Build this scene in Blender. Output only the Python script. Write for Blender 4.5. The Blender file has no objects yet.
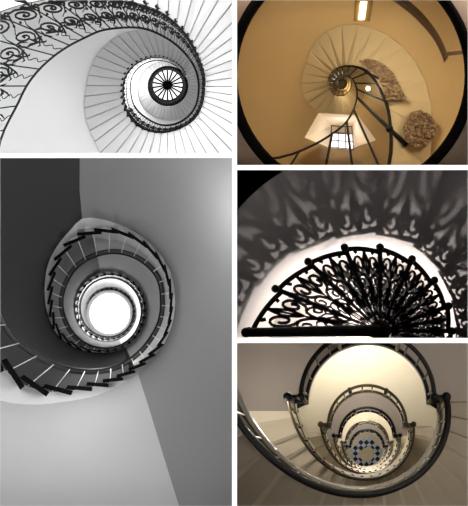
import bpy, bmesh, math, random
from mathutils import Vector, Matrix
from math import sin, cos, pi, radians, degrees, atan2, hypot, exp, log

random.seed(7)
S = bpy.context.scene
COL = S.collection

# ------------------------------------------------------------------ camera, light, exposure
FPX, CX, CY, CAMY, CAMZ = 800.0, 234.0, 253.0, -8.0, 2.6
cam = bpy.data.cameras.new('camera')
cam.sensor_fit = 'AUTO'; cam.sensor_width = 36.0
cam.lens = FPX / 506.0 * 36.0
cam.clip_end = 200
camo = bpy.data.objects.new('camera', cam); COL.objects.link(camo)
camo.location = (0, CAMY, CAMZ); camo.rotation_euler = (pi/2, 0, 0)
S.camera = camo

S.view_settings.view_transform = 'Standard'
S.view_settings.look = 'None'
S.view_settings.gamma = 1.0
S.view_settings.exposure = 0.0
S.view_settings.use_curve_mapping = False

w = bpy.data.worlds.new('gallery'); S.world = w; w.use_nodes = True
w.node_tree.nodes['Background'].inputs[0].default_value = (1, 1, 1, 1)
w.node_tree.nodes['Background'].inputs[1].default_value = 0.012

def P(px, py, d):
    """point at distance d in front of the viewing spot, seen in direction (px, py)"""
    return Vector(((px-CX)/FPX*d, CAMY+d, CAMZ-(py-CY)/FPX*d))

def sun(name, elev_off, strength):
    l = bpy.data.lights.new(name, 'SUN'); l.energy = strength; l.angle = radians(0.5)
    o = bpy.data.objects.new(name, l); COL.objects.link(o)
    d = Vector((0.0, sin(radians(elev_off)), -cos(radians(elev_off))))
    o.rotation_euler = d.to_track_quat('-Z', 'Y').to_euler()
    o.location = (0, -1, 9)
    return o
# added raking sun, aimed down the front wall to whiten it
sun('front_wall_rake', 4.0, 62.0)

def spot(name, loc, target, power, angle, blend=0.6, radius=0.12, color=(1, 1, 1)):
    l = bpy.data.lights.new(name, 'SPOT'); l.energy = power
    l.spot_size = radians(angle); l.spot_blend = blend; l.shadow_soft_size = radius; l.color = color
    o = bpy.data.objects.new(name, l); COL.objects.link(o)
    o.location = loc
    o.rotation_euler = (Vector(target)-Vector(loc)).to_track_quat('-Z', 'Y').to_euler()
    return o

def point(name, loc, power, radius=0.05, color=(1, 1, 1)):
    l = bpy.data.lights.new(name, 'POINT'); l.energy = power; l.shadow_soft_size = radius; l.color = color
    o = bpy.data.objects.new(name, l); COL.objects.link(o); o.location = loc
    return o

# stairwell lights: seen lamps and windows, plus unseen fills added to brighten
# white stairwell
point('white_well_fill', P(-85, 60, 8.4), 100, .25)  # unseen fills added beyond the opening to lift the white walls
point('white_well_fill', P(40, -105, 8.4), 82, .25)
point('white_well_fill', P(120, 148, 8.3), 52, .12)
spot('spot_fill_white_well', (1.5, -8.6, 3.7), P(62, 66, 9.3), 850, 8.5, 1.0, .1)  # added spot that brightens the left white wall
point('lantern_lamp', P(168, 92, 14.6), 34, .1)
point('soffit_fill', P(140, 118, 10.2), 27, .1)  # mid-air fill with no fixture, lifts the second turn's soffits
# cream stairwell
WARM = (1, .86, .64)
spot('ceiling_lamp_light', P(360, 24, 9.45), P(335, 110, 11), 75, 150, .6, .12, WARM)
point('bulb_light', P(368, 89, 10.5), 6, .04, WARM)
point('coil_fill', P(343, 84, 11.9), 5, .04, WARM)  # added fills on the axis, open up the dark coil
point('coil_fill', P(342.3, 83, 14.3), 6, .02, WARM)
point('window_daylight', P(342, 133, 10.85), 1.5, .05, (1, .97, .95))
point('vignette_fill', P(500, -30, 8.22), 30, .1, (1, .9, .8))  # unseen fills, added to brighten the vignette plate
point('vignette_fill', P(250, -40, 8.22), 14, .1, (1, .9, .8))
point('cream_well_fill', P(540, 40, 8.7), 45, .2, WARM)  # added warm fill out of view, no lamp there
# grey stairwell
point('side_window_light', P(231, 216, 9.3), 42, .05)
point('side_window_light', P(229, 290, 8.6), 14, .1)
point('lower_wall_fill', P(86, 388, 8.6), 16, .08)  # added glow on the lower wall, no window there
point('left_soffit_fill', P(8, 290, 8.5), 22, .08)  # added fill for the left soffit, no window there
point('grey_well_fill', P(-70, 440, 8.5), 5, .2)  # unseen front fill added for the near flight
point('eye_fill', P(95, 345, 10.4), 22, .08)  # added fill inside the well, lifts the wall behind the rods
point('skylight_glow', P(112, 316, 14.6), 40, .3)
# pierced iron stair: one small bulb behind the treads
LAMP4 = (380, 331, 10.75)
point('stair_bulb', P(*LAMP4), 330, 0.02, (1, .93, .9))
# sepia stairwell
SEP = (1, .95, .86)
point('upper_fill', P(565, 400, 8.6), 78, .2, SEP)  # unseen fill added out of view for the near flight
LAND_W = (780, 80, 100, 60)
point('under_stair_fill', P(272, 420, 10.3), 28, .1, SEP)  # added fill over the second flight's treads, no fixture
point('hall_fill', P(367, 452, 20.9), 10, .1, SEP)  # added fill that brightens the chequered floor

# ------------------------------------------------------------------ materials
def lin(c):
    c /= 255.0
    return c/12.92 if c <= 0.04045 else ((c+0.055)/1.055)**2.4

def mat(name, rgb, rough=0.6, metal=0.0, noise=0.0, nscale=3.0, emit=0.0, bump=0.0, rgb2=None, spec=0.5):
    m = bpy.data.materials.new(name); m.use_nodes = True
    nt = m.node_tree; b = nt.nodes['Principled BSDF']
    col = tuple(lin(c) for c in rgb) + (1,)
    b.inputs['Base Color'].default_value = col
    b.inputs['Roughness'].default_value = rough
    b.inputs['Metallic'].default_value = metal
    b.inputs['Specular IOR Level'].default_value = spec
    if emit:
        b.inputs['Emission Color'].default_value = col
        b.inputs['Emission Strength'].default_value = emit
    if noise or bump:
        tc = nt.nodes.new('ShaderNodeTexCoord')
        n = nt.nodes.new('ShaderNodeTexNoise'); n.inputs['Scale'].default_value = nscale
        n.inputs['Detail'].default_value = 5
        nt.links.new(tc.outputs['Object'], n.inputs['Vector'])
        if noise:
            r = nt.nodes.new('ShaderNodeMix'); r.data_type = 'RGBA'
            c2 = tuple(lin(c) for c in rgb2)+(1,) if rgb2 else tuple(c*(1-noise) for c in col[:3])+(1,)
            r.inputs[6].default_value = c2
            r.inputs[7].default_value = col
            nt.links.new(n.outputs['Fac'], r.inputs[0])
            nt.links.new(r.outputs[2], b.inputs['Base Color'])
        if bump:
            bp = nt.nodes.new('ShaderNodeBump'); bp.inputs['Strength'].default_value = bump
            bp.inputs['Distance'].default_value = 0.03
            nt.links.new(n.outputs['Fac'], bp.inputs['Height'])
            nt.links.new(bp.outputs['Normal'], b.inputs['Normal'])
    return m

M = dict(
    partition=mat('white_paint', (250, 250, 250), 0.8),
    felt=mat('black_felt', (14, 14, 14), 0.9, spec=0.1),
    iron=mat('black_iron', (9, 9, 9), 0.7, spec=.15),
    white_plaster=mat('white_plaster', (236, 236, 236), 0.8, noise=.06, nscale=1.2),
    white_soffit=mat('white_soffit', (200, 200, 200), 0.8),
    sky_glass=mat('bright_glass', (255, 255, 255), 0.5, emit=1.3),
    deep_shade_wall=mat('deep_shade_plaster', (46, 46, 46), 0.85, noise=.15, nscale=.8),
    lit_wall=mat('lit_plaster', (190, 190, 190), 0.8, noise=.1, nscale=.8),
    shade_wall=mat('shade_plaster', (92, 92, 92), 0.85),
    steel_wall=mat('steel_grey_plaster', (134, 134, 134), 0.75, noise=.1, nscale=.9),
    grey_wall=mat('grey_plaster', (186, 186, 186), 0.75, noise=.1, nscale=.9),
    pale_soffit=mat('pale_soffit', (225, 225, 225), 0.8),
    black_tread=mat('black_tread', (5, 5, 5), 0.8, spec=.1),
    pale_rod=mat('pale_rod', (215, 215, 215), 0.5),
    grey_rail=mat('grey_rail', (95, 95, 95), 0.5),
    dark_rail=mat('dark_rail', (14, 14, 14), 0.5),
    skylight=mat('skylight_glass', (255, 255, 255), 0.5, emit=2.6),
    cream_wall=mat('cream_plaster', (196, 168, 118), 0.8, noise=.25, nscale=1.1),
    cream_soffit=mat('cream_soffit', (205, 186, 146), 0.8, noise=.2, nscale=1.5),
    rim=mat('dark_rim', (5, 4, 4), 0.9, spec=.05),
    taupe=mat('taupe_plaster', (112, 97, 84), 0.85, noise=.2, nscale=1.5),
    masonry=mat('old_masonry', (182, 156, 122), 0.9, noise=1, nscale=9, bump=1.0, rgb2=(104, 86, 66)),
    brown_iron=mat('brown_iron', (14, 10, 8), 0.6, spec=.25),
    cornice=mat('brown_cornice', (92, 70, 44), 0.7),
    reveal=mat('reveal_plaster', (238, 226, 205), 0.8),
    pane=mat('window_pane', (228, 224, 232), 0.4, emit=2.0),
    pane_dim=mat('dim_pane', (170, 150, 120), 0.4, emit=.5),
    lamp=mat('lamp_tube', (255, 236, 190), 0.4, emit=6.0),
    lampbox=mat('lamp_box', (150, 122, 70), 0.5),
    rose_wall=mat('rose_plaster', (108, 101, 98), 0.85, noise=.06, nscale=2),
    cast=mat('cast_iron', (8, 7, 7), 0.7, spec=.2),
    bar_iron=mat('grey_bar', (40, 38, 37), 0.5),  # greyer than the cast treads
    stone_cream=mat('cream_floor', (236, 225, 198), 0.7, noise=.06, nscale=2),
    stone_taupe=mat('taupe_floor', (150, 140, 132), 0.7, noise=.08, nscale=2),
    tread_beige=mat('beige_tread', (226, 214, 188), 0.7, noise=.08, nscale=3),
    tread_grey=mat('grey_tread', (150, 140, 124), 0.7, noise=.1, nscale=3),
    bronze=mat('bronze_rail', (92, 82, 62), 0.35, metal=.6),
    blackrail=mat('black_rail', (8, 7, 7), 0.55, spec=.15),
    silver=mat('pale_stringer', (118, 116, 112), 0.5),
    tile_black=mat('black_tile', (16, 16, 20), 0.4),
    tile_white=mat('white_tile', (196, 206, 226), 0.4),
    medal=mat('beige_marble', (214, 196, 156), 0.5, noise=.3, nscale=6),
    shell=mat('room_shell', (120, 120, 120), 0.9),
)

# ------------------------------------------------------------------ helpers
ROOM = None
def room(x0, x1, y0, y1, ex0=None, ex1=None, ey0=None, ey1=None):
    """angular limits of a room seen from the viewing spot; the outer rooms run on past the openings"""
    m = 1.6
    return (x0-m if ex0 is None else ex0, x1+m if ex1 is None else ex1, y0-m if ey0 is None else ey0, y1+m if ey1 is None else ey1)
R1 = room(0, 232, 0, 153, ex0=-120, ey0=-120)
R2 = room(237, 468, 0, 165, ex1=588, ey0=-120)
R3 = room(0, 232, 158, 506, ex0=-120, ey1=626)
R4 = room(237, 468, 170, 338, ex1=588)
R5 = room(237, 468, 343, 506, ex1=588, ey1=626)
DNEAR = 8.12

def clip(bm, r, near=DNEAR):
    c = Vector((0, CAMY, CAMZ))
    x0, x1, y0, y1 = r
    pl = [(c, Vector((-FPX, (x0-CX), 0))), (c, Vector((FPX, -(x1-CX), 0))),
          (c, Vector((0, -(CY-y0), FPX))), (c, Vector((0, (CY-y1), -FPX)))]
    pl.append((Vector((0, CAMY+near, 0)), Vector((0, -1, 0))))
    for co, no in pl:
        no = no.normalized()
        # no points outwards
        if all((v.co-co).dot(no) < 0 for v in bm.verts): continue
        bmesh.ops.bisect_plane(bm, geom=bm.verts[:]+bm.edges[:]+bm.faces[:], dist=1e-6, plane_co=co, plane_no=no, clear_outer=True)

def build(name, bm, m, parent=None, smooth=False, r='room', near=DNEAR):
    if r == 'room': r = ROOM
    if r is not None: clip(bm, r, near)
    bm.normal_update()
    if len(bm.faces) == 0:
        bm.free(); return None
    lo = [min(v.co[i] for v in bm.verts) for i in range(3)]
    hi = [max(v.co[i] for v in bm.verts) for i in range(3)]
    c = Vector([(a+b)/2 for a, b in zip(lo, hi)])
    for v in bm.verts: v.co -= c
    me = bpy.data.meshes.new(name)
    for f in bm.faces: f.smooth = smooth
    bm.to_mesh(me); bm.free()
    me.materials.append(m)
    o = bpy.data.objects.new(name, me); COL.objects.link(o)
    o.location = c
    if parent is not None:
        o.parent = parent
        T = Matrix.Identity(4); q = parent
        while q is not None:
            T = Matrix.Translation(q.location) if q.parent is None else T
            q = q.parent
        # parents are unrotated: world offset of the parent is what has to be undone
        o.matrix_parent_inverse = Matrix.Translation(-world_loc(parent))
    return o

WL = {}
def world_loc(o):
    # every object built here keeps its basis location in world space
    return Vector(o.location)

def thing(name, loc, label, cat, group=None):
    o = bpy.data.objects.new(name, None); COL.objects.link(o)
    o.location = loc; o.empty_display_size = .1
    o['label'] = label; o['category'] = cat
    if group: o['group'] = group
    return o

def tag(o, label, cat, group=None):
    if o is None: return o
    o['label'] = label; o['category'] = cat
    if group: o['group'] = group
    return o

def struct(o):
    if o is not None: o['kind'] = 'structure'
    return o

def quad(bm, a, b, c, d):
    return bm.faces.new([bm.verts.new(p) for p in (a, b, c, d)])

def hexa(bm, p):
    """p: 8 points, 0-3 one face, 4-7 the opposite one"""
    v = [bm.verts.new(q) for q in p]
    for f in ((0,1,2,3), (7,6,5,4), (0,4,5,1), (1,5,6,2), (2,6,7,3), (3,7,4,0)):
        bm.faces.new([v[i] for i in f])

def frames(pts):
    n = len(pts); out = []
    up = None
    for i in range(n):
        t = (pts[min(i+1, n-1)]-pts[max(i-1, 0)])
        t = t.normalized() if t.length > 1e-9 else Vector((1, 0, 0))
        if up is None:
            up = Vector((0, 1, 0)) if abs(t.y) < .9 else Vector((0, 0, 1))
        a = t.cross(up)
        if a.length < 1e-6: a = t.cross(Vector((1, 0, 0)))
        a.normalize(); b = a.cross(t).normalized(); up = b
        out.append((a, b))
    return out

def tube(bm, pts, rad, sides=6, cap=True):
    pts = [Vector(p) for p in pts]
    rads = rad if isinstance(rad, (list, tuple)) else [rad]*len(pts)
    rings = []
    for p, (a, b), r in zip(pts, frames(pts), rads):
        rings.append([bm.verts.new(p+(a*cos(2*pi*k/sides)+b*sin(2*pi*k/sides))*r) for k in range(sides)])
    for i in range(len(rings)-1):
        for k in range(sides):
            bm.faces.new((rings[i][k], rings[i][(k+1) % sides], rings[i+1][(k+1) % sides], rings[i+1][k]))
    if cap:
        bm.faces.new(rings[0][::-1]); bm.faces.new(rings[-1])

def ball(bm, c, r, seg=8):
    bmesh.ops.create_uvsphere(bm, u_segments=seg, v_segments=max(4, seg//2+1), radius=r, matrix=Matrix.Translation(c))

def grid(bm, rows):
    """rows of points joined into a sheet"""
    vr = [[bm.verts.new(p) for p in row] for row in rows]
    for i in range(len(vr)-1):
        for j in range(len(vr[0])-1):
            bm.faces.new((vr[i][j], vr[i][j+1], vr[i+1][j+1], vr[i+1][j]))

def disc(bm, c, u, v, r, n=32, r0=0.0):
    if r0 <= 0:
        bm.faces.new([bm.verts.new(c+(u*cos(2*pi*k/n)+v*sin(2*pi*k/n))*r) for k in range(n)])
    else:
        a = [bm.verts.new(c+(u*cos(2*pi*k/n)+v*sin(2*pi*k/n))*r) for k in range(n)]
        b = [bm.verts.new(c+(u*cos(2*pi*k/n)+v*sin(2*pi*k/n))*r0) for k in range(n)]
        for k in range(n):
            bm.faces.new((a[k], a[(k+1) % n], b[(k+1) % n], b[k]))

class Spl:
    """smooth curve through (t, value) pairs; clamped to the ends"""
    def __init__(s, pts, logv=True):
        pts = sorted(pts); s.t = [p[0] for p in pts]
        s.l = logv; s.v = [log(p[1]) if logv else p[1] for p in pts]
        n = len(pts); s.m = []
        dl = [(s.v[i+1]-s.v[i])/(s.t[i+1]-s.t[i]) for i in range(n-1)]
        for i in range(n):
            if i == 0: s.m.append(dl[0])
            elif i == n-1: s.m.append(dl[-1])
            else:
                h0, h1 = s.t[i]-s.t[i-1], s.t[i+1]-s.t[i]
                s.m.append((dl[i-1]*h1+dl[i]*h0)/(h0+h1))
    def __call__(s, t):
        if t <= s.t[0]: r = s.v[0]
        elif t >= s.t[-1]: r = s.v[-1]
        else:
            i = 0
            while s.t[i+1] < t: i += 1
            h = s.t[i+1]-s.t[i]; u = (t-s.t[i])/h
            r = (s.v[i]*(2*u**3-3*u*u+1)+s.m[i]*h*(u**3-2*u*u+u)+s.v[i+1]*(-2*u**3+3*u*u)+s.m[i+1]*h*(u**3-u*u))
        return exp(r) if s.l else r

def frange(a, b, st):
    n = max(1, int(math.ceil((b-a)/st-1e-9)))
    return [a+(b-a)*i/n for i in range(n+1)]

class Stair:
    """a winding stair about an axis; turn angle t in degrees (screen sense sg), deeper with t"""
    def __init__(s, c, sg, H, E, O, d0, t0, pitch, rise):
        s.c, s.sg = c, sg
        s.H, s.E, s.O = Spl(H), Spl(E), Spl(O)
        s.d0, s.t0, s.pitch, s.rise = d0, t0, pitch, rise
    def d(s, t): return s.d0+(t-s.t0)/360.0*s.pitch
    def pol(s, t, rho, d):
        a = radians(t)
        return P(s.c[0]+rho*cos(a), s.c[1]+s.sg*rho*sin(a), d)
    def h(s, t): return s.pol(t, s.H(t), s.d(t)+s.rise)
    def e(s, t): return s.pol(t, s.E(t), s.d(t))
    def o(s, t): return s.pol(t, s.O(t), s.d(t))

def stair_wall(st, name, t0, t1, m, near_of=None, step=5.0, rows=8, skip=None, dout=None, twist=0.0):
    """wall sheet that winds up from one turn's outer edge to the next"""
    bm = bmesh.new(); cols = []
    for t in frange(t0, t1, step):
        a = radians(t)
        f, n = st.O(t), st.O(t-360+twist)
        df = st.d(t); dn = max(st.d(t-360+twist), 8.05)
        if dout is not None: dn = max(dn, dout)
        dn = min(dn, df-.05)
        col = []
        for i in range(rows+1):
            u = i/rows
            # straight in space
            rw = (f*df)*(1-u)+(n*dn)*u; dd = df*(1-u)+dn*u
            q = (rw/dd-f)/(n-f) if abs(n-f) > 1e-6 else 0
            tf = min(1.0, q*5) if 20 < t < 200 else 1-exp(-6.5*max(q, 0))
            col.append(st.pol(t+twist*tf, rw/dd, dd))
        cols.append(col)
    vr = [[bm.verts.new(p) for p in row] for row in cols]
    for i in range(len(vr)-1):
        for j in range(rows):
            fc = (vr[i][j], vr[i][j+1], vr[i+1][j+1], vr[i+1][j])
            if skip and skip(sum((v.co for v in fc), Vector())/4): continue
            bm.faces.new(fc)
    return struct(build(name, bm, m, smooth=True))

def unproject(p):
    d = p.y-CAMY
    return CX+p.x/d*FPX, CY-(p.z-CAMZ)/d*FPX

# ------------------------------------------------------------------ the white wall with its five openings
def front_wall():
    bm = bmesh.new()
    xs = [-70, 0, 232, 237, 468, 538]
    holes_l = [(0, 153), (158, 506)]
    holes_r = [(0, 165), (170, 338), (343, 506)]
    def plate(x0, x1, y0, y1):
        f = [P(x0, y0, 8), P(x1, y0, 8), P(x1, y1, 8), P(x0, y1, 8)]
        b = [P(x0, y0, 8.1), P(x1, y0, 8.1), P(x1, y1, 8.1), P(x0, y1, 8.1)]
        hexa(bm, f+b)
    T, B = -150, 656
    plate(-150, 0, T, B); plate(232, 237, T, B); plate(468, 618, T, B)
    for (x0, x1, hs) in ((0, 232, holes_l), (237, 468, holes_r)):
        y = T
        for (a, b) in hs:
            plate(x0, x1, y, a); y = b
        plate(x0, x1, y, B)
    bmesh.ops.recalc_face_normals(bm, faces=bm.faces)
    struct(build('wall_front', bm, M['partition'], r=None))
front_wall()

DB = 24.0
def shell(r, m, back=DB):
    x0, x1, y0, y1 = r
    g = lambda px, py, d: P(px, py, d)
    n = 8.1
    for name, (a, b) in dict(wall_left=((x0, y0), (x0, y1)), wall_right=((x1, y0), (x1, y1)), ceiling=((x0, y0), (x1, y0)), floor=((x0, y1), (x1, y1))).items():
        bm = bmesh.new()
        quad(bm, g(*a, n), g(*b, n), g(*b, back), g(*a, back))
        struct(build(name, bm, m, r=None))
    bm = bmesh.new()
    quad(bm, g(x0, y0, back), g(x1, y0, back), g(x1, y1, back), g(x0, y1, back))
    struct(build('wall_back', bm, m, r=None))

# ------------------------------------------------------------------ 1: white stairwell with scrolled iron balustrade
ROOM = R1
shell(R1, M['white_plaster'])
s1 = Stair((168, 86), 1,
    [(-215, 205), (-198.4, 177), (-186, 150), (-181, 143), (-173.4, 131), (-164.7, 117), (-157.3, 106), (-149.7, 96), (-141, 87.5), (-131.3, 77), (-113.5, 62.8), (-94, 49.1), (-66.8, 38), (-28, 31.8), (9.3, 31), (44, 35), (71.6, 38), (99, 39.5), (122, 38.6), (149, 39), (171, 37.7), (193, 37), (213.6, 34.3), (235.8, 30), (261, 25.3), (292, 21.5), (325, 19.4), (363, 18)],
    [(-215, 300), (-198, 265), (-181, 228), (-155.7, 184), (-148, 160), (-130, 118), (-107, 85.7), (-93, 73), (-81, 62.7), (-66.8, 53.3), (-52, 45.6), (-36, 40.8), (-15, 38.3), (5.4, 37.2), (28.8, 39.4), (48.8, 42.5), (77.8, 45), (104, 48.5), (125, 50.5), (147.9, 49.5), (172.6, 46.4), (196.3, 43.8), (218.7, 38.4), (248.4, 31.2), (286, 25), (330, 21.5), (363, 20)],
    [(-260, 460), (-150, 420), (-90, 360), (0, 280), (40, 215), (70, 165), (100, 125), (120, 105), (138, 94), (165, 87), (180, 82), (206, 77), (230, 69), (252, 60), (280, 51), (320, 43), (360, 38), (420, 35), (480, 33), (540, 30), (600, 26), (660, 22), (800, 20.8)],
    8.9, -205, 2.9, .45)
stair_wall(s1, 'wall_left', 90, 270, M['white_plaster'])
stair_wall(s1, 'wall_right', 270, 790, M['white_plaster'])

def soffit_steps(st, parent, k0, k1, da, m, name='step', inner=None, th=.06, lip=.10, gap=.032, fall=.25):
    """underside of each step: a flat slab with a slanted leading edge"""
    for k in range(k0, k1):
        t0, t1 = k*da, (k+1)*da
        bm = bmesh.new()
        tc = t0+(t1-t0)*lip
        dk = st.d(t0); dl = st.pitch*da/360.0
        E = (lambda t: max(st.E(t), inner)) if inner else st.E
        # profile (turn, depth) of the underside, then the top
        prof = [(t0, dk+dl*.0), (tc, dk+dl*fall*lip-gap), (t1, dk+dl*fall)]
        low = [[st.pol(t, E(t), d), st.pol(t, st.O(t)*.998, d)] for t, d in prof]
        top = [[st.pol(t, E(t), dk+th+dl), st.pol(t, E(t)*.3+st.O(t)*.7, dk+th+dl)] for t, d in (prof[2], prof[0])]
        ring = low+top
        vr = [[bm.verts.new(a), bm.verts.new(b)] for a, b in ring]
        n = len(vr)
        for i in range(n):
            j = (i+1) % n
            bm.faces.new((vr[i][0], vr[j][0], vr[j][1], vr[i][1]))
        bm.faces.new([v[0] for v in vr][::-1]); bm.faces.new([v[1] for v in vr])
        bmesh.ops.recalc_face_normals(bm, faces=bm.faces)
        build(name, bm, m, parent)

DA1 = 7.5
for lab, k0, k1 in (('white winding stair flight nearest the opening, outside the big scrolled iron balustrade', -28, -5),
                    ('white winding stair flight one turn deeper, smooth steps fanning around the middle iron ring', -5, 19),
                    ('white winding stair flight closing around the roof lantern, farthest from the opening', 19, 93)):
    t = thing('stair_flight', s1.e((k0+k1)/2*DA1), lab, 'stairs', 'white stair flights')
    soffit_steps(s1, t, k0, k1, DA1, M['white_soffit'], inner=20.3)

def scroll_pts(cx, cy, r, turns, a0, sgn, n=20):
    return [(cx+r*(1-.85*i/n)*cos(a0+sgn*2*pi*turns*i/n), cy+r*(1-.85*i/n)*sin(a0+sgn*2*pi*turns*i/n)) for i in range(n+1)]

def iron_unit(st, k, da, bars, parents, m, full=True):
    """one step's worth of ironwork between rail (h = 0) and step edge (h = 1)"""
    t0 = k*da
    tm = t0+da/2
    w = (st.e(t0+da)-st.e(t0)).length*.5+(st.h(t0+da)-st.h(t0)).length*.5
    hgt = (st.e(tm)-st.h(tm)).length
    q = w/hgt
    g = max(.40, min(1.05, w/.17))
    T = lambda bm, pts, rad, sd: tube(bm, pts, [r*g for r in rad] if isinstance(rad, list) else rad*max(g, .62), sd)
    def mp(s, h):   # s in widths, h in heights
        t = t0+s*da
        return st.h(t).lerp(st.pol(t, st.E(t)*.99, st.d(t)-.07), h)
    def mq(s, v):   # v in widths measured from the step edge
        return mp(s, 1-v*q)
    def flat(rad): return rad
    # straight bar
    bm = bmesh.new()
    T(bm, [mp(0, 0), mp(0, 1)], flat(.0078)*max(.75, min(1, g)), 5)
    build('baluster', bm, m, parents, True)
    # wavy stem with leaves
    bm = bmesh.new()
    n = 12 if full else 5
    top = 1-2.55*q if full else .5
    top = max(top, .30)
    pts = [mp(.5+.1*sin(i/n*pi*5)*(1 if full else .6), top*i/n) for i in range(n+1)]
    T(bm, pts, .0056, 4)
    c = top
    for sx in (-1, 0, 1):
        L = .36 if sx else .5
        pts = [mp(.5, c-.05*0), mp(.5+sx*.28, c+q*.18), mp(.5+sx*.40, c+q*L*(.55 if sx else 1.0))]
        if full: T(bm, pts, [.008, .017, .004], 5)
        else: T(bm, pts, .008, 4)
    if full:
        for sx in (-1, 1):
            T(bm, [mp(.5, c), mp(.5+sx*.16, c-q*.16), mp(.5+sx*.26, c-q*.12)], [.008, .010, .004], 4)
    build('leaf_stem', bm, m, parents, True)
    bm = bmesh.new()
    off = Vector((0, -.09, 0))
    T(bm, [mp(.0, .9)+off, mp(.02, 1-.05*q)+off, mp(-.1, 1+.22*q)+off, mp(.05, 1+.62*q)+off], [.006, .020, .026, .006], 5)
    T(bm, [mp(.0, 1)+off, mp(.3, 1+.22*q)+off], [.016, .006], 4)
    build('finial', bm, m, parents, True)
    # scroll
    bm = bmesh.new()
    nn = 22 if full else 9
    sp = scroll_pts(.5, .62, .42, 1.75, -pi/2, 1, nn)
    arm = [(1.25, .12), (1.05, .05), (.8, .10)]
    pts = [mq(*a) for a in [(-.55, 1.25), (-.2, .95), (.05, .55), (.2, .28)]+sp]
    T(bm, pts, [.006]*2+[.0125]*(len(pts)-4)+[.008]*2, 5 if full else 4)
    if full:
        sp2 = scroll_pts(.5, 1.72, .40, 1.6, pi/2, -1, 18)
        pts = [mq(*a) for a in [(1.3, .95), (1.12, 1.25), (1.0, 1.7), (.85, 2.05), (.7, 2.16)]+sp2]
        T(bm, pts, [.006]*2+[.0115]*(len(pts)-4)+[.008]*2, 5)
        ball(bm, mq(.5, 1.72), .016*g, 6)
        T(bm, [mq(.85, 2.05), mq(.66, 2.35), mq(.5, 2.5)], [.010, .012, .006], 5)
        T(bm, [mq(1.0, 1.7), mq(1.22, 1.75), mq(1.3, 1.98)], [.006, .014, .004], 5)
        T(bm, [mq(.1, 1.75), mq(-.02, 2.0), mq(.1, 2.25)], [.006, .014, .004], 5)
        ball(bm, mq(.5, .62), .018*g, 6)
        T(bm, [mq(.95, .75), mq(1.15, .45), mq(1.05, .18), mq(1.2, .0)], [.006, .014, .016, .006], 5)
        for a in ((.82, 1.0), (1.0, .42), (.1, .9)):
            ball(bm, mq(*a), .017*g, 6)
        # leaf spike under the step
        T(bm, [mq(.0, .55), mq(-.05, .3), mq(-.25, .12), mq(.05, .02)], [.006, .016, .02, .006], 5)
        T(bm, [mq(.0, .3), mq(.2, .16), mq(.32, .22)], [.012, .014, .005], 5)
    build('scroll', bm, m, parents, True)

for lab, k0, k1, full in (('big black scrolled iron balustrade sweeping around the white stairwell, nearest the opening', -28, -4, True),
                    ('black scrolled iron balustrade ringing the middle turn of the white stairwell', -4, 20, True),
                    ('thin dark iron balustrade curling up to the roof lantern of the white stairwell', 20, 44, False)):
    t = thing('iron_balustrade', s1.h((k0+k1)/2*DA1), lab, 'railing', 'scrolled iron balustrades')
    for k in range(k0, k1):
        iron_unit(s1, k, DA1, None, t, M['iron'], full)
    bm = bmesh.new()
    ts = frange(k0*DA1, k1*DA1, 3)
    tube(bm, [s1.h(a) for a in ts], .0145 if full else .010, 6)
    build('handrail', bm, M['iron'], t, True)
    bm = bmesh.new()
    tube(bm, [s1.pol(a, s1.E(a)*.99, s1.d(a)-.07) for a in ts], .005, 5)
    build('base_rail', bm, M['iron'], t, True)

# roof lantern with its spoked ring
DL = 16.9
lc = P(167.5, 86.5, DL); ux, uz = Vector((1, 0, 0)), Vector((0, 0, 1))
px1 = DL/FPX
lt = thing('roof_lantern', lc, 'round roof lantern, black ring and dark spokes over a bright pane, in the white stairwell', 'skylight')
bm = bmesh.new(); disc(bm, P(167.5, 85, DL+.3), ux, uz, 17.5*px1, 48); build('pane', bm, M['sky_glass'], lt)
bm = bmesh.new()
for rr, dd, off in ((15.3, .1, 85), (16.5, -.1, 85.6)):
    pass
n = 56
prof = [(14.8, 85, .15), (15.3, 85.2, -.1), (19.0, 86.2, -.55), (20.6, 86.8, -.6), (20.8, 86.8, .2)]
grid(bm, [[P(167.6, cy, DL+dz)+(ux*cos(2*pi*k/n)+uz*sin(2*pi*k/n))*(rr*(DL+dz)/FPX) for k in range(n+1)] for rr, cy, dz in prof])
build('ring', bm, M['iron'], lt, True)
for k in range(48):
    a = 2*pi*k/48
    bm = bmesh.new()
    rad = lambda rr, cy, dd: P(167.6, cy, dd)+(ux*cos(a)+uz*sin(a))*(rr*dd/FPX)
    tube(bm, [rad(16.6, 85.6, DL-.28), rad(19.6, 86.4, DL-.68)], .010, 4)
    build('ring_baluster', bm, M['dark_rail'], lt, True)
for k in range(18):
    a = 2*pi*(k+.5)/18
    bm = bmesh.new()
    tube(bm, [P(167.5, 85, DL)+(ux*cos(a)+uz*sin(a))*r*px1 for r in (2.5, 15.3)], .018, 5)
    build('spoke', bm, M['iron'], lt, True)
bm = bmesh.new(); ball(bm, P(167.5, 85, DL), 3.1*px1, 14)
for v in bm.verts: v.co.y = P(0, 0, DL).y+(v.co.y-P(0, 0, DL).y)*.4
build('hub', bm, M['iron'], lt, True)

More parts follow.
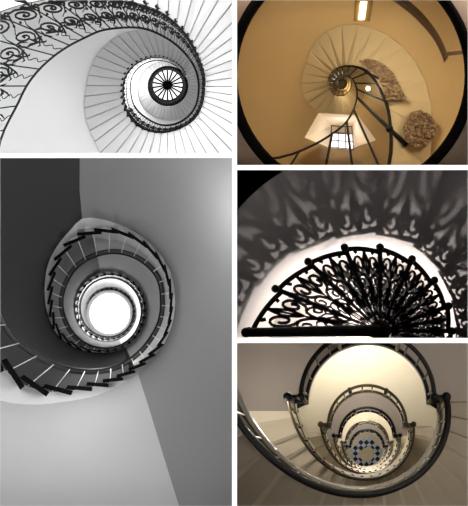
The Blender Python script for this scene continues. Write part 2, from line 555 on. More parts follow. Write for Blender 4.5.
# ------------------------------------------------------------------ 3: grey stairwell with black treads
ROOM = R3
shell(R3, M['grey_wall'])
s3 = Stair((110, 312), -1,
    [(-200, 128), (-181.6, 110), (-164.5, 97.5), (-153.4, 87), (-134.5, 74), (-115, 64), (-88, 55.5), (-55, 49), (-33, 47.7), (-10, 49.5), (13, 52.4), (36, 57.8), (61, 59.4), (85, 59.2), (106, 57.4), (128, 55), (151, 51), (171, 48), (194, 44), (221, 41), (254, 37.4), (294, 34.6), (334, 31.8), (373, 31.8), (414, 33.4), (447, 34.5), (477, 34), (510, 32), (537, 30), (568, 28), (607, 26), (685, 24), (740, 23), (810, 22.5), (900, 22)],
    [(-200, 165), (-181, 150), (-153.4, 123), (-141.8, 116), (-130.4, 105), (-118, 91), (-106.6, 80), (-93, 73), (-70.7, 63.6), (-45, 59.5), (-20, 60), (12, 62.5), (35, 69), (57.5, 75), (78, 80), (95, 82.5), (105, 82.5), (117, 80), (129.7, 76), (143, 70.5), (160, 63.5), (176, 59), (193.5, 57), (209.6, 53), (230, 46.5), (254, 40.5), (294, 37), (334, 34.5), (373, 35.2), (414, 37), (447, 38), (477, 37), (510, 35), (537, 33), (568, 31), (607, 28.6), (685, 25.5), (740, 24.4), (810, 23.6), (900, 23)],
    [(-520, 430), (-260, 400), (-220, 300), (-185, 200), (-160, 163), (-141, 141), (-130, 121), (-117, 101), (-99.5, 85), (-75.4, 71), (-50, 64), (-20, 63), (12, 66.5), (35, 73), (64, 81), (83, 87.6), (96, 93.6), (107, 97.5), (116, 91), (127.8, 85), (142, 78.5), (159, 70), (187, 61), (203.5, 57), (219.5, 51.5), (250, 43), (294, 39), (334, 37), (373, 37), (414, 38.8), (447, 39.8), (477, 39), (510, 37), (537, 34.8), (607, 30.5), (685, 27), (740, 25.5), (810, 24.5), (900, 23.5), (1200, 22)],
    8.75, -190, 2.7, .7)
# light and shade set in the plaster tones; strips meet in two upright corners
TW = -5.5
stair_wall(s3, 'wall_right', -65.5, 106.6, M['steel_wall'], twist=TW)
stair_wall(s3, 'wall_left', -195, -65.5, M['lit_wall'], twist=TW)
stair_wall(s3, 'wall_left', 106.6, 294.5, M['deep_shade_wall'], twist=TW)
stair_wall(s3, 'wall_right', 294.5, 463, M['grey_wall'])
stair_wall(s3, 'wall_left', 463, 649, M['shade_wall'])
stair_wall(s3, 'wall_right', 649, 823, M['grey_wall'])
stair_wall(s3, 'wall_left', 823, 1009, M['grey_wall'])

DA3 = 12.0
def sof_sheet(st, t0, t1, m, parent, name='soffit', back=.06):
    bm = bmesh.new()
    rows = []
    for t in frange(t0, t1, 3):
        d = st.d(t)
        e, o = st.E(t)*.985, st.O(t)*.999
        rows.append([st.pol(t, e, d+back+.05), st.pol(t, e, d+back), st.pol(t, (e+o)/2, d+.5*back), st.pol(t, o, d)])
    grid(bm, rows)
    return build(name, bm, m, parent, True)

for lab, k0, k1 in (('nearest grey stair flight with pale underside and a saw edge of black treads', -17, -2),
                    ('second grey stair flight, one turn in, pale underside pointed where the walls meet', -2, 23),
                    ('third grey stair flight, small and pale, close around the skylight', 23, 53),
                    ('farthest grey stair flight, a thin pale ring at the rim of the skylight', 53, 75)):
    t = thing('stair_flight', s3.e((k0+k1)/2*DA3), lab, 'stairs', 'grey stair flights')
    sof_sheet(s3, k0*DA3, k1*DA3, M['pale_soffit'], t)
    for k in range(k0, k1):
        ta, tb = k*DA3, (k+1)*DA3
        bm = bmesh.new()
        near = s3.E((ta+tb)/2)
        th = 1.2+near*.028
        # each tread end is a short black bar, skewed so the row makes a saw edge
        tb = ta+17
        f = min(1, max(0, (-ta-40)/60))
        g = .35 if -40 < ta < 88 else (1.0 if ta < 230 else .6)
        ra, rb = s3.E(ta)*(1-.03*g-.04*f), s3.E(tb)*(1+.045*g-.025*f)
        th = (.05 if ta < -40 else .042 if ta < 230 else .032)*near
        d = s3.d(ta)-.05
        pts = []
        for dd in (d, d+.12):
            pts += [s3.pol(ta, ra-th*.5, dd), s3.pol(tb, rb-th*.5, dd), s3.pol(tb, rb+th*.5, dd), s3.pol(ta, ra+th*.5, dd)]
        hexa(bm, pts)
        bmesh.ops.recalc_face_normals(bm, faces=bm.faces)
        build('tread', bm, M['black_tread'], t)
for lab, k0, k1 in (('nearest black handrail with pale rods, sweeping in over the black treads of the grey stairwell', -17, -2),
                    ('middle black handrail with pale rods around the open eye of the grey stairwell', -2, 23),
                    ('small handrail ring with fine pale rods close to the bright skylight', 23, 53),
                    ('thinnest handrail ring hugging the edge of the bright skylight', 53, 75)):
    t = thing('balustrade', s3.h((k0+k1)/2*DA3), lab, 'railing', 'grey stairwell balustrades')
    ts = frange(k0*DA3, k1*DA3, 4)
    bm = bmesh.new()
    tube(bm, [s3.pol(a, s3.H(a)-.35, s3.d(a)+s3.rise) for a in ts], .014, 6)
    build('handrail', bm, M['dark_rail'], t, True)
    bm = bmesh.new()
    band = [(1.0, 0), (1.0, 0)]
    wd = lambda a: 1.2+.028*s3.H(a)
    grid(bm, [[s3.pol(a, s3.H(a)+.4, s3.d(a)+s3.rise-.02), s3.pol(a, s3.H(a)+.4+wd(a), s3.d(a)+s3.rise-.02), s3.pol(a, s3.H(a)+.4+wd(a), s3.d(a)+s3.rise+.05)] for a in ts])
    build('guard_band', bm, M['grey_rail'], t, True)
    bm = bmesh.new()
    tube(bm, [s3.pol(a, s3.H(a)+.8+wd(a), s3.d(a)+s3.rise-.03) for a in ts], .007, 5)
    build('lower_rail', bm, M['dark_rail'], t, True)
    for k in range(k0, k1):
        a = (k+.5)*DA3
        bm = bmesh.new()
        tube(bm, [s3.pol(a+1.0, s3.H(a)+1.0, s3.d(a)+s3.rise-.05), s3.pol(a, s3.E(a)*.985, s3.d(a)+.1)], .0062 if a < 300 else .008, 5)
        build('baluster', bm, M['pale_rod'], t, True)
DS = 16.6
sk = thing('skylight', P(109.7, 314, DS), 'glaring white round skylight at the far end of the grey stairwell', 'skylight')
bm = bmesh.new(); disc(bm, P(109.7, 314, DS), ux, uz, 21.5*DS/FPX, 48); build('pane', bm, M['skylight'], sk)
bm = bmesh.new()
grid(bm, [[P(109.7, 313.5, DS+dz)+(ux*cos(2*pi*k/48)+uz*sin(2*pi*k/48))*(rr*(DS+dz)/FPX) for k in range(49)] for rr, dz in ((19.9, -.05), (20.2, -.3), (21.2, -.35), (23.5, -.3))])
build('rim', bm, M['pale_soffit'], sk, True)

# ------------------------------------------------------------------ 2: cream stairwell inside an added round vignette
ROOM = R2
shell(R2, M['cream_wall'])
s2 = Stair((342, 83), -1,
    [(-150, 140), (-133.5, 104.7), (-127, 91), (-118.8, 74.8), (-102, 52.9), (-85.8, 40.7), (-68.6, 30), (-43, 20.5), (-12, 14.3), (45, 9.9), (135, 8.4), (225, 8.6), (315, 7.6), (405, 6.2), (495, 5.2), (585, 4.6), (675, 3.6), (765, 3.0), (900, 2.2)],
    [(-150, 300), (-120, 220), (-90, 145), (-75, 117), (-60, 94), (-50, 76.6), (-41, 64), (-28.5, 52), (-12.6, 40), (9, 31.4), (26.6, 26.8), (49, 21.5), (84, 16.8), (121, 15.3), (170, 14.2), (219, 14), (262, 13), (319, 10.6), (387, 9), (495, 7.4), (585, 6.4), (675, 5.4), (765, 4.4), (900, 3)],
    [(-260, 420), (-180, 360), (-120, 290), (-90, 220), (-60, 150), (-30, 104), (0, 84), (30, 71), (60, 63), (90, 58), (120, 50), (155, 40.5), (180, 41), (210, 40), (240, 36), (270, 32), (310, 27), (350, 23), (400, 20), (460, 18), (540, 16), (630, 13), (720, 10), (800, 7), (900, 4.5), (1260, 3)],
    9.6, -150, 2.1, .45)
WIN = [(318.6, 113), (358, 115), (376, 140), (350, 149.5), (330, 148), (304.5, 137.5)]
def inside(px, py, poly):
    r = False
    for i in range(len(poly)):
        (x0, y0), (x1, y1) = poly[i-1], poly[i]
        if (y0 > py) != (y1 > py) and px < (x1-x0)*(py-y0)/(y1-y0)+x0: r = not r
    return r
def in_win(p):
    x, y = unproject(p)
    cx = sum(a for a, b in WIN)/6; cy = sum(b for a, b in WIN)/6
    return inside(cx+(x-cx)*1.06, cy+(y-cy)*1.06, WIN)
stair_wall(s2, 'wall_right', -60, 90, M['cream_wall'])
stair_wall(s2, 'wall_left', 90, 330, M['cream_wall'], step=1.5, rows=90, skip=in_win)
stair_wall(s2, 'wall_right', 330, 1200, M['cream_soffit'])

t = thing('stair_flight', s2.e(120), 'cream winding stair flight with plain curved underside, coiling away above the window', 'stairs', 'cream stair flights')
bm = bmesh.new()
DA2 = 15
for k in range(-10, 24):
    soffit_steps(s2, t, k, k+1, DA2, M['cream_soffit'], inner=2.2, lip=.12, gap=.012, fall=.9)
t = thing('stair_flight', s2.e(600), 'tiny cream innermost coil of the winding stair', 'stairs', 'cream stair flights')
soffit_steps(s2, t, 24, 60, DA2, M['cream_soffit'], inner=2.2, lip=.12, gap=.012, fall=.9)

t = thing('balustrade', s2.h(0), 'dark brown iron balustrade spiralling like a snail shell in front of the cream walls', 'railing')
ts = frange(-150, 880, 5)
bm = bmesh.new(); tube(bm, [s2.pol(a, s2.H(a), s2.d(a)+s2.rise) for a in ts], [max(.006, .017-.00004*(a+150)) for a in ts], 6)
build('handrail', bm, M['brown_iron'], t, True)
bm = bmesh.new(); tube(bm, [s2.pol(a, s2.E(a), s2.d(a)) for a in ts], [max(.008, .036-.0001*(a+150)) for a in ts], 6)
build('stringer', bm, M['brown_iron'], t, True)
for a, r in ((-122, .015), (-101, .016), (-83, .016), (-66, .016), (-23, .012), (-1, .012), (22, .011), (45, .010), (66, .009), (88, .009), (110, .008), (132, .008), (155, .008), (178, .008), (200, .007), (225, .007), (250, .007), (275, .007), (300, .007)):
    bm = bmesh.new(); tube(bm, [s2.h(a), s2.e(a)], r, 6); build('baluster', bm, M['brown_iron'], t, True)
a = -44
bm = bmesh.new(); tube(bm, [s2.h(a), s2.e(a), s2.pol(a, 90, s2.d(a)-.05)], [.018, .030, .034], 8); build('newel_post', bm, M['brown_iron'], t, True)
bm = bmesh.new(); ball(bm, s2.pol(a, 66, s2.d(a)), .05, 10); build('collar', bm, M['brown_iron'], t, True)
bm = bmesh.new(); tube(bm, [P(365, 72, s2.d(20)), P(379, 78.5, s2.d(15)-.1), P(383, 78, s2.d(15)-.1)], .017, 6); build('rail_stub', bm, M['brown_iron'], t, True)

bm = bmesh.new(); disc(bm, P(342, 83, 15.9), Vector((1, 0, 0)), Vector((0, 0, 1)), 4.2*15.9/FPX, 24)
struct(build('wall_back', bm, M['cream_soffit']))

# window with splayed reveal, in a hole of the wall
def d_wall2(px, py):
    return 11.0
DW = 11.35
dW0 = 10.55
outer = [P(x, y, dW0) for x, y in WIN]
def win2():
    fr = [(331.2, 125.4), (352.2, 126.2), (353.8, 149.5), (330.2, 147.5)]
    inn = [P(x, y, DW) for x, y in fr]
    bm = bmesh.new()
    O = outer
    quad(bm, O[0], O[1], inn[1], inn[0])
    bm.faces.new([bm.verts.new(p) for p in (O[1], O[2], inn[2], inn[1])])
    bm.faces.new([bm.verts.new(p) for p in (O[2], O[3], inn[2])])
    bm.faces.new([bm.verts.new(p) for p in (O[3], O[4], inn[3], inn[2])])
    bm.faces.new([bm.verts.new(p) for p in (O[4], O[5], inn[3])])
    bm.faces.new([bm.verts.new(p) for p in (O[5], O[0], inn[0], inn[3])])
    w = struct(build('window_1', bm, M['reveal']))
    q = lambda u, v, dz=0: (inn[0].lerp(inn[1], u)).lerp(inn[3].lerp(inn[2], u), v)+Vector((0, dz, 0))
    for i in range(3):
        for j in range(3):
            bm = bmesh.new()
            quad(bm, q(i/3, j/3, .02), q((i+1)/3, j/3, .02), q((i+1)/3, (j+1)/3, .02), q(i/3, (j+1)/3, .02))
            build('pane', bm, M['pane'] if j > 0 else M['pane_dim'], w)
    bm = bmesh.new()
    for i in range(4):
        tube(bm, [q(i/3, 0), q(i/3, 1)], .008 if i in (1, 2) else .013, 4)
    for j in range(4):
        tube(bm, [q(0, j/3), q(1, j/3)], .007 if j in (2,) else .012, 4)
    build('window_frame', bm, M['taupe'], w)
win2()

def slab(name, poly, d, m, label, cat, th=.08, step=1.1, bumpy=.045):
    """an irregular patch of bare rubble standing a little proud of the plaster"""
    bm = bmesh.new()
    x0, x1 = min(p[0] for p in poly), max(p[0] for p in poly); y0, y1 = min(p[1] for p in poly), max(p[1] for p in poly)
    stones = [(random.uniform(x0, x1), random.uniform(y0, y1), random.uniform(-1, 1)) for _ in range(int((x1-x0)*(y1-y0)/22))]
    nx, ny = int((x1-x0)/step)+1, int((y1-y0)/step)+1
    V = {}
    def vert(i, j, back=False):
        k = (i, j, back)
        if k not in V:
            x, y = x0+i*step, y0+j*step
            ds = sorted(((x-a)**2+((y-b)*1.5)**2, c) for a, b, c in stones)
            edge = min(1.0, (ds[1][0]**.5-ds[0][0]**.5)/1.6)
            off = th if back else -.02-bumpy*edge*(1+.5*ds[0][1])+random.uniform(-.008, .008)
            rnd = random.Random(i*977+j)
            V[k] = bm.verts.new(P(x+rnd.uniform(-.4, .4), y+rnd.uniform(-.4, .4), d(x, y)+off))
        return V[k]
    cells = {(i, j) for i in range(nx) for j in range(ny) if inside(x0+(i+.5)*step, y0+(j+.5)*step, poly)}
    for i, j in cells:
        bm.faces.new((vert(i, j), vert(i+1, j), vert(i+1, j+1), vert(i, j+1)))
        for (di, dj, a, b) in ((-1, 0, (i, j), (i, j+1)), (1, 0, (i+1, j), (i+1, j+1)), (0, -1, (i, j), (i+1, j)), (0, 1, (i, j+1), (i+1, j+1))):
            if (i+di, j+dj) not in cells:
                bm.faces.new((vert(*a), vert(*b), vert(*b, True), vert(*a, True)))
    bmesh.ops.recalc_face_normals(bm, faces=bm.faces)
    return tag(build(name, bm, m), label, cat)

def d2(x, y):
    a = degrees(atan2(-(y-83), x-342))
    return s2.d(a)
slab('rubble_patch', [(358, 61), (366, 59), (374, 59), (385, 65), (392, 72), (399, 84), (407, 99), (397, 100), (386, 100), (384, 90), (378, 77), (368, 68)], lambda x, y: d2(x, y)-.05, M['masonry'],
     'long bare patch of brown rubble stone in the plaster beside the dark spiral rail', 'stone patch', th=.1)
slab('rubble_patch', [(411, 112), (420, 110), (430, 114), (437, 124), (435, 136), (424, 148), (414, 147), (405, 140), (403, 128)], lambda x, y: d2(x, y)-.07, M['masonry'],
     'rounded bare patch of brown rubble stone low on the cream wall', 'stone patch', th=.1)

def cornice():
    inn = Spl([(0, 386), (1, 399), (2, 415), (3, 433), (4, 443), (5, 445.7), (6, 446)], False)
    iny = Spl([(0, -4), (1, 5), (2, 18), (3, 38.5), (4, 59), (5, 77), (6, 95)], False)
    ox = Spl([(0, 403), (1, 414), (2, 426), (3, 439), (4, 447), (5, 452), (6, 452)], False)
    oy = Spl([(0, -4), (1, 5), (2, 17), (3, 35), (4, 53), (5, 77), (6, 95)], False)
    bm = bmesh.new(); rows = []
    for u in frange(0, 4.2, .2):
        a, b = (inn(u), iny(u)), (ox(u), oy(u))
        m = ((a[0]+b[0])/2, (a[1]+b[1])/2)
        rows.append([P(*a, 9.35), P(*a, 9.05), P(*m, 9.0), P(*m, 9.1), P(*b, 9.1), P(*b, 9.35)])
    grid(bm, rows)
    struct(build('trim_1', bm, M['cornice'], smooth=False))
    bm = bmesh.new()
    hexa(bm, [P(447, 52, 9.1), P(466, 50, 9.1), P(466, 54, 9.1), P(447, 56, 9.1), P(447, 52, 9.4), P(466, 50, 9.4), P(466, 54, 9.4), P(447, 56, 9.4)])
    struct(build('trim_2', bm, M['cornice']))
cornice()

# added dark ring and plate, shaped as a lens vignette
def vignette():
    c = (351, 75); R = 114; d0, d1 = 8.45, 8.6
    bm = bmesh.new(); n = 72
    ring = lambda rr, d: [P(c[0]+rr*cos(2*pi*k/n), c[1]+rr*sin(2*pi*k/n), d) for k in range(n+1)]
    grid(bm, [ring(124, d0), ring(260, d0-.1)])
    struct(build('wall_front', bm, M['taupe'], smooth=True))  # plate stands in for the brown lens edge outside the ring
    bm = bmesh.new()
    grid(bm, [ring(124.5, d0-.01), ring(121, d0-.03), ring(115.5, d0+.02), ring(114, d0+.1), ring(113.6, d0+.13)])
    tag(build('vignette_rim', bm, M['rim'], smooth=True), 'black round lens vignette, added as a rim around the cream stairwell', 'frame')
vignette()

# ceiling lamp and bulb
t = thing('ceiling_lamp', P(363, 10, 9.3), 'glowing oblong ceiling lamp above the cream winding stair', 'lamp')
lamp_d = 9.35
def lbox(name, poly, d0, d1, m, parent):
    bm = bmesh.new(); hexa(bm, [P(x, y, d0) for x, y in poly]+[P(x, y, d1) for x, y in poly])
    bmesh.ops.recalc_face_normals(bm, faces=bm.faces); return build(name, bm, m, parent)
lbox('housing', [(355, -2), (373.5, -2), (370, 21.5), (353.5, 21.5)], lamp_d, lamp_d+.25, M['lampbox'], t)
lbox('tube', [(360.5, 1.5), (367, 1.5), (364.5, 19.5), (358.5, 19.5)], lamp_d-.03, lamp_d+.02, M['lamp'], t)
t = thing('wall_lamp', P(368, 88.5, 10.6), 'tiny glowing round bulb between the dark balusters on the cream wall', 'lamp')
bm = bmesh.new(); ball(bm, P(368, 88.5, 10.7), .03, 10); build('bulb', bm, M['lamp'], t, True)
bm = bmesh.new(); tube(bm, [P(368, 88.5, 10.72), P(368, 88.5, 11.3)], .02, 6); build('holder', bm, M['lampbox'], t, True)

# ------------------------------------------------------------------ 4: pierced cast-iron spiral stair
ROOM = R4
shell(R4, M['felt'])
C4 = (380, 331)
TIP = Spl([(-30, 76), (0, 72.5), (18.4, 73), (43, 74.5), (66, 79), (90, 84), (113, 91), (136, 100), (158, 113), (180, 131), (203, 150)])
BND = Spl([(-30, 84), (0, 75.5), (18, 76.5), (36, 80), (60, 88.5), (84, 94.5), (106, 99.5), (128, 107.5), (141, 118), (162, 131), (180, 143.5), (210, 165)])
D4 = lambda a: 10.35-(a/180.0)*.35
def pol4(a, rho, d):
    return P(C4[0]+rho*cos(radians(a)), C4[1]-rho*sin(radians(a)), d)
def wall4():
    yL = LAMP4[2]
    cols = []
    for a in frange(-30, 210, 2):
        dk = D4(a); r1 = TIP(a)*dk*.962
        # wall contour where the shadow of the tread tips falls
        db = dk
        for _ in range(6):
            Rb = BND(a)*db
            db = yL-(yL-dk)*Rb/r1
        Rb = BND(a)*db/FPX
        row = [pol4(a, Rb*FPX/13.2, 13.2), pol4(a, Rb*FPX/11.5, 11.5), pol4(a, BND(a), db)]
        for j in range(1, 40):
            R = Rb+j*.06; d = db-j*.06*1.65
            if d < 8.0: break
            if 112 < a < 156 and R*FPX/d > 187:
                R = 187*(db+1.65*Rb)/(FPX+187*1.65); row.append(pol4(a, 187, R*FPX/187)); break
            row.append(pol4(a, R*FPX/d, d))
        cols.append(row)
    m = max(len(c) for c in cols)
    for c in cols:
        while len(c) < m: c.append(c[-1].copy())
    bm = bmesh.new(); grid(bm, cols)
    bmesh.ops.remove_doubles(bm, verts=bm.verts, dist=1e-5)
    struct(build('wall_round', bm, M['rose_wall'], smooth=True))
    bm = bmesh.new(); quad(bm, P(200, 150, 13.1), P(520, 150, 13.1), P(520, 380, 13.1), P(200, 380, 13.1))
    struct(build('wall_back', bm, M['rose_wall']))
wall4()

def ribbon(bm, pts, w, d0, d1):
    """flat bar of width w along points (x, z in metres about the axis), between depths d0 and d1"""
    n = len(pts); L, R_ = [], []
    ws = w if isinstance(w, (list, tuple)) else [w]*n
    for i in range(n):
        a, b = pts[max(i-1, 0)], pts[min(i+1, n-1)]
        tx, tz = b[0]-a[0], b[1]-a[1]; l = hypot(tx, tz) or 1
        nx, nz = -tz/l, tx/l
        L.append((pts[i][0]+nx*ws[i]/2, pts[i][1]+nz*ws[i]/2)); R_.append((pts[i][0]-nx*ws[i]/2, pts[i][1]-nz*ws[i]/2))
    ctr = P(C4[0], C4[1], 0.5*(d0+d1))
    dm = .5*(d0+d1)
    W = lambda p, d: P(C4[0]+p[0]*FPX/dm, C4[1]-p[1]*FPX/dm, dm)+Vector((0, d-dm, 0))
    rows = [[W(L[i], d0), W(R_[i], d0), W(R_[i], d1), W(L[i], d1), W(L[i], d0)] for i in range(n)]
    grid(bm, rows)

def tread4(k, a0, a1, label, dz=0.0, sc=1.0, group='pierced iron treads'):
    d = D4(a1)+dz
    r0 = .10
    rt0, rt1 = TIP(a0)*sc*d/FPX, TIP(a1)*sc*d/FPX
    t = thing('stair_tread', pol4((a0+a1)/2, 60, d), label, 'stair tread', group)
    rr = lambda a: (rt0+(rt1-rt0)*(a-a0)/(a1-a0))*(.935+.04*(a-a0)/(a1-a0))
    pp = lambda a, r: (r*cos(radians(a)), r*sin(radians(a)))
    th = .006
    # nosing: thick bar along the leading edge with a knob at its tip
    bm = bmesh.new()
    ribbon(bm, [pp(a1, r0*.3), pp(a1, rt1*.5), pp(a1, rt1)], [.03, .05, .062], d-.03, d+.0)
    build('nosing', bm, M['cast'], t)
    bm = bmesh.new()
    kx = pp(a1, rt1*.995); dm = d-.03
    ball(bm, P(C4[0]+kx[0]*FPX/dm, C4[1]-kx[1]*FPX/dm, dm), .052, 12); build('knob', bm, M['cast'], t, True)
    bm = bmesh.new()
    ribbon(bm, [pp(a, rr(a)) for a in frange(a0, a1, 2)], .062, d, d+.012); build('outer_rim', bm, M['cast'], t)
    bm = bmesh.new()
    ribbon(bm, [pp(a0+.5, r0*.3), pp(a0+.5, rt0*.5), pp(a0+.5, rt0)], [.014, .024, .04], d, d+.012); build('back_bar', bm, M['cast'], t)
    # pierced plate: mirrored scrolls and leaves
    bm = bmesh.new()
    half = (a1-a0)/2; ac = (a0+a1)/2
    def q(s, v):   # s across -1..1, v along 0..1
        return pp(ac+s*half, r0+(rr(ac+s*half)-r0)*v)
    z0, z1 = d+.004, d+.004+th
    rb = lambda pts, w: ribbon(bm, [q(*p) for p in pts], [w*1.3*(rt1/1.2)**.5*(.35+.65*min(1, p[1]/.7)) for p in pts], z0, z1)
    wl = .026
    rb([(0, .02), (0, .99)], .020)
    for sg in (-1, 1):
        # big scroll at the outer end
        sp = [(sg*(.46+.36*(1-.75*i/20)*cos(-pi/2+2*pi*1.4*i/20)), .80+.135*(1-.75*i/20)*sin(-pi/2+2*pi*1.4*i/20)) for i in range(21)]
        rb([(0, .50), (sg*.12, .58), (sg*.28, .64)]+sp, wl)
        rb([(0, .98), (sg*.10, .90), (sg*.18, .80), (sg*.10, .70), (0, .64)], .022)
        rb([(sg*.18, .80), (sg*.10, .80)], .02)
        rb([(sg*.82, .80), (sg*.93, .86), (sg*.95, .95)], .024)
        rb([(sg*.46, .94), (sg*.55, .98)], .03)
        rb([(sg*.80, .72), (sg*.98, .66)], .024)
        # second, smaller scroll
        sp = [(sg*(.62+.26*(1-.7*i/14)*cos(pi/2-2*pi*1.1*i/14)), .575+.075*(1-.7*i/14)*sin(pi/2-2*pi*1.1*i/14)) for i in range(15)]
        rb([(sg*.30, .655)]+sp, .022)
        # rosette leaves
        rb([(0, .46), (sg*.3, .50), (sg*.62, .48), (sg*.97, .53)], wl)
        rb([(0, .46), (sg*.35, .42), (sg*.75, .36), (sg*.98, .37)], wl)
        rb([(0, .46), (sg*.30, .34), (sg*.6, .25), (sg*.98, .22)], wl)
        rb([(0, .44), (sg*.22, .30), (sg*.35, .18), (sg*.5, .08)], wl)
        rb([(sg*.62, .48), (sg*.75, .43), (sg*.72, .37)], .02)
        rb([(sg*.45, .385), (sg*.6, .315), (sg*.45, .30)], .02)
    # rosette hub
    ribbon(bm, [q(0, .41), q(0, .51)], .075, z0, z1)
    ribbon(bm, [q(0, .0), q(0, .17)], [.01, .025], z0, z1)
    build('pierced_plate', bm, M['cast'], t)
    return t

ANG4 = [-22, 0, 20, 43, 66, 90, 113, 136, 158, 180]
POS4 = ['pierced black iron tread lowest beside the dim side of the rose wall', 'pierced black iron tread just above the level one on the dim side',
        'pierced black iron tread sloping towards the dim corner of the round wall', 'pierced black iron tread third on the dim side of the upright tread',
        'pierced black iron tread next to the upright one, on its dim side', 'upright pierced black iron tread at the top of the fan',
        'pierced black iron tread next to the upright one, on its bright side', 'wide pierced black iron tread leaning towards the bright gap of the round wall',
        'largest pierced black iron tread, lying lowest beside the bright wall']
for k in range(9):
    tread4(k, ANG4[k], ANG4[k+1], POS4[k])
# the next turn of the same stair, further on
for k in range(0, 7):
    tread4(k, ANG4[k]-9, ANG4[k+1]-9, 'dim iron tread of the next turn, glimpsed through the holes of the pierced treads', 1.05, .72 if k > 1 else .9, 'iron treads of the next turn')
# hub, and the bar along the nearest edge
t = thing('stair_column', P(380, 331, 10.2), 'black iron centre column where all pierced treads meet', 'column')
bm = bmesh.new(); tube(bm, [P(380, 331, 9.95), P(380, 331, 10.2), P(380, 331, 10.6)], [.12, .14, .13], 20); build('shaft', bm, M['cast'], t, True)
bm = bmesh.new(); ball(bm, P(380, 331, 9.95), .12, 16); build('cap', bm, M['cast'], t, True)
t = thing('iron_bar', P(300, 333, 9.8), 'long dark grey iron bar along the lowest edge of the pierced treads', 'bar')
bm = bmesh.new(); tube(bm, [P(246, 332.5, 9.85), P(379, 330.5, 9.85)], [.055, .075], 10); build('rod', bm, M['bar_iron'], t, True)
bm = bmesh.new(); ball(bm, P(246, 332.5, 9.85), .062, 12); build('end_knob', bm, M['cast'], t, True)

# ------------------------------------------------------------------ 5: sepia stairwell down to a chequered floor
ROOM = R5
shell(R5, M['stone_taupe'], back=24)
C5 = (367, 463)
ST = [2.05, 1.0, .595, .43, .33, .263, .222]       # apparent size of each storey
SD = [9.3, 11.4, 13.6, 15.8, 18.0, 20.0, 21.6]
LS = Spl([(i, s) for i, s in enumerate(ST)]); LD = Spl([(i, d) for i, d in enumerate(SD)], False)
RH = 1.05
def p5(x, y, lv, up=0.0):
    """plan point (x, y) of storey level lv, raised by up metres towards the viewer"""
    s, d = LS(lv), LD(lv)
    q = P(C5[0]+x*s, C5[1]+y*s, d)
    ax0, ax1 = P(C5[0], C5[1], d), P(C5[0], C5[1], d-up)
    return q+(ax1-ax0)
# landing arc (a from 180 to 360) and stringer of the flight (a from 0 to 180), screen y down
def arc(a, r=59.5): return (.5+r*cos(radians(a)), -60+r*sin(radians(a)))
def ell(a, g=0.0): return ((72+g)*cos(radians(a)), -59+(79+g)*sin(radians(a)))
def lev(n, a): return n-a/180.0       # flight n runs from storey n at a=0 up to storey n-1 at a=180

floorm = [None, M['stone_taupe'], M['stone_cream'], M['stone_taupe'], M['stone_cream'], M['stone_taupe']]  # storey lighting put into the floor tone: cream lit, taupe dim
for n, wt in enumerate(LAND_W):
    point('landing_fill', p5(0, -158, n+1.4), wt, .12, SEP)  # hidden fills added below the landings to light each storey
names5 = ['', 'first', 'second', 'third', 'fourth', 'fifth']
for n in range(1, 6):
    # landing slab with its semicircular edge
    bm = bmesh.new()
    A = frange(180, 360, 4)
    OUT = 190
    inner = [arc(a) for a in A]; outer = [(OUT*cos(radians(a)), -60+OUT*sin(radians(a))) for a in A]
    rows = []
    for (i, o) in zip(inner, outer):
        rows.append([p5(*i, n, -.16), p5(*i, n, 0), p5(*o, n, 0)])
    grid(bm, rows)
    for sg in (-1, 1):
        x0 = .5+sg*59.5
        quad(bm, p5(x0, -60, n), p5(sg*OUT, -60, n), p5(sg*OUT, -52, n), p5(sg*73, -52, n))
        bm.faces.new([bm.verts.new(p5(*c, n)) for c in ((x0, -60), (sg*73, -52), (sg*72, -59), (x0, -59.8))])
        quad(bm, p5(x0, -60, n), p5(x0, -60, n, -.16), p5(sg*72, -59, n, -.16), p5(sg*72, -59, n))
    o = struct(build('floor', bm, floorm[n]))

NT = 18
def flight(n, label, tm):
    t = thing('stair_flight', p5(0, 40, n-.5), label, 'stairs', 'sepia stair flights')
    for k in range(NT):
        a0, a1 = 180*k/NT, 180*(k+1)/NT
        lv0, lv1 = lev(n, a0), lev(n, a1)
        lv = (lv0+lv1)/2
        bm = bmesh.new()
        def q(a, g, dz):
            (x, y) = ell(a); x *= g; y = -59+(y+59)*g
            s = LS(lev(n, a)); d = LD(lv1)
            return P(C5[0]+x*s, C5[1]+y*s, d)+Vector((0, dz, 0))
        pr = [(a0-.6, .10), (a0-.3, .045), (a0+1.6, .02), (a1, .02), (a1, .22), (a0-.6, .22)]
        vr = [[bm.verts.new(q(a, 1, dz)), bm.verts.new(q(a, 2.6, dz))] for a, dz in pr]
        for i in range(len(vr)):
            j = (i+1) % len(vr)
            bm.faces.new((vr[i][0], vr[j][0], vr[j][1], vr[i][1]))
        bm.faces.new([v[0] for v in vr][::-1]); bm.faces.new([v[1] for v in vr])
        bmesh.ops.recalc_face_normals(bm, faces=bm.faces)
        build('tread', bm, tm, t)
    # pale cheek along the well edge
    bm = bmesh.new()
    A = frange(0, 180, 4)
    grid(bm, [[p5(*ell(a, 0.5), lev(n, a), .10), p5(*ell(a, -1.6), lev(n, a), .10), p5(*ell(a, -1.6), lev(n, a), -.22)] for a in A])
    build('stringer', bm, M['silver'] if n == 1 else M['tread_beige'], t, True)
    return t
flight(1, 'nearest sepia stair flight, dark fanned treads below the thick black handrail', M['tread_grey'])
flight(2, 'second sepia stair flight with pale beige treads going down beside the upper landing', M['tread_beige'])
flight(3, 'third sepia stair flight, one storey below the cream landing', M['tread_beige'])
flight(4, 'fourth sepia stair flight, narrow, two storeys above the chequered floor', M['tread_beige'])
flight(5, 'lowest sepia stair flight, tiny, just above the chequered floor', M['tread_beige'])

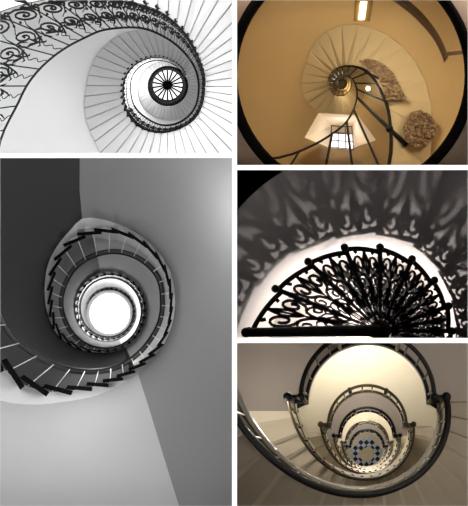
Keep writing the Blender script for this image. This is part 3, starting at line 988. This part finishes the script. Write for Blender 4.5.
def rail_flight(n, label, rm, bmr, rad):
    t = thing('stair_balustrade', p5(0, 26, n-.5, .5), label, 'railing', 'sepia flight balustrades')
    A = frange(-3, 183, 3)
    top = lambda a, u=RH: p5(*ell(a), lev(n, a), u)
    bm = bmesh.new(); tube(bm, [top(a) for a in A], rad, 8); build('handrail', bm, rm, t, True)
    bm = bmesh.new(); tube(bm, [top(a, .12) for a in A], rad*.45, 6); build('bottom_rail', bm, bmr, t, True)
    for k in range(NT):
        a = 180*(k+.5)/NT
        bm = bmesh.new(); tube(bm, [top(a, .0), top(a, RH)], .013, 6); b = build('baluster', bm, bmr, t, True)
        if b is not None:
            bm = bmesh.new(); ball(bm, top(a, .06), .036, 8); build('foot_ball', bm, M['blackrail'], b, True)
    return t
rail_flight(1, 'thick black handrail sweeping widest around the sepia stairwell, on the nearest flight', M['blackrail'], M['bronze'], .042)
rail_flight(2, 'bronze balustrade of the second flight, curling down beside pale treads', M['bronze'], M['bronze'], .02)
rail_flight(3, 'bronze balustrade of the third flight, halfway down the sepia stairwell', M['bronze'], M['bronze'], .018)
rail_flight(4, 'thin bronze balustrade of the fourth flight, deep in the sepia stairwell', M['bronze'], M['bronze'], .017)
rail_flight(5, 'thinnest bronze balustrade of the lowest flight, beside the chequered floor', M['bronze'], M['bronze'], .016)

FB = [0, .055, .042, .036, .032, .03]
def rail_landing(n, label, rm, rad):
    t = thing('landing_balustrade', p5(0, -111, n, .5), label, 'railing', 'sepia landing balustrades')
    A = frange(180, 360, 4)
    for h0, h1 in (((180, 270), (270, 360)) if n == 1 else ((180, 360),)):
        bm = bmesh.new(); tube(bm, [p5(*arc(a, 60.5), n, RH) for a in frange(h0, h1, 4)], rad, 8); build('handrail', bm, rm, t, True)
    bm = bmesh.new(); tube(bm, [p5(*arc(a, 60.5), n, .10) for a in A], rad*.9, 8); build('bottom_rail', bm, rm, t, True)
    for k in range(12):
        a = 180+15*(k+.5)
        if k in (4, 7): continue
        bm = bmesh.new(); tube(bm, [p5(*arc(a, 60.5), n, .0), p5(*arc(a, 60.5), n, RH)], .012, 6); build('baluster', bm, M['bronze'], t, True)
    for a in (243, 299):
        bm = bmesh.new(); tube(bm, [p5(*arc(a, 60.5), n, .0), p5(*arc(a, 60.5), n, RH)], .03, 8); b = build('post', bm, M['bronze'], t, True)
        if b is not None:
            bm = bmesh.new(); ball(bm, p5(*arc(a, 60.5), n, RH+.03), FB[n]*.8, 10); build('ball_finial', bm, rm, b, True)
    for sg in (-1, 1):
        for (x, y, r) in ((sg*60.5+.5, -60, FB[n]), (sg*72, -60, FB[n]*1.1)):
            bm = bmesh.new(); tube(bm, [p5(x, y, n, 0), p5(x, y, n, RH)], .028, 8); b = build('newel_post', bm, M['bronze'], t, True)
            bm = bmesh.new(); ball(bm, p5(x, y, n, RH+.02), r, 12)
            if b is not None: build('ball_finial', bm, rm, b, True)
        for u in (RH, .35):
            bm = bmesh.new(); tube(bm, [p5(sg*60.5+.5, -60, n, u), p5(sg*72, -60, n, u)], rad*.9, 8); build('link_rail', bm, rm, t, True)
rail_landing(1, 'black balustrade around the topmost landing of the sepia stairwell', M['blackrail'], .03)
rail_landing(2, 'bronze balustrade around the cream second landing', M['bronze'], .023)
rail_landing(3, 'dark balustrade around the dim third landing, halfway down', M['blackrail'], .023)
rail_landing(4, 'bronze balustrade around the cream fourth landing, deep down', M['bronze'], .022)
rail_landing(5, 'small dark balustrade just above the chequered floor', M['blackrail'], .022)

# chequered floor with a round medallion
DF = 21.9
fl = (366.5, 453.5)
bm = bmesh.new(); disc(bm, P(*fl, DF+.02), ux, uz, 40*DF/FPX, 48); o = struct(build('floor', bm, M['stone_cream']))
def tiles(par, m, name):
    bm = bmesh.new(); c = 3.9; r2 = .5**.5
    for i in range(-6, 7):
        for j in range(-6, 7):
            if (i+j) % 2 != par: continue
            R_ = lambda u, v: (fl[0]+(u-v)*r2*c, fl[1]+(u+v)*r2*c)
            x, y = R_(i, j)
            if not 5 < hypot(x-fl[0], y-fl[1]) < 15.6: continue
            quad(bm, *[P(*R_(i+a, j+b), DF) for a, b in ((-.5, -.5), (.5, -.5), (.5, .5), (-.5, .5))])
    return struct(build(name, bm, m))
tiles(0, M['tile_black'], 'floor'); tiles(1, M['tile_white'], 'floor')
bm = bmesh.new(); tube(bm, [P(*fl, DF), P(*fl, DF-.04)], 7.6*DF/FPX, 32)
tag(build('floor_medallion', bm, M['medal']), 'round beige marble medallion in the middle of the chequered floor', 'medallion')
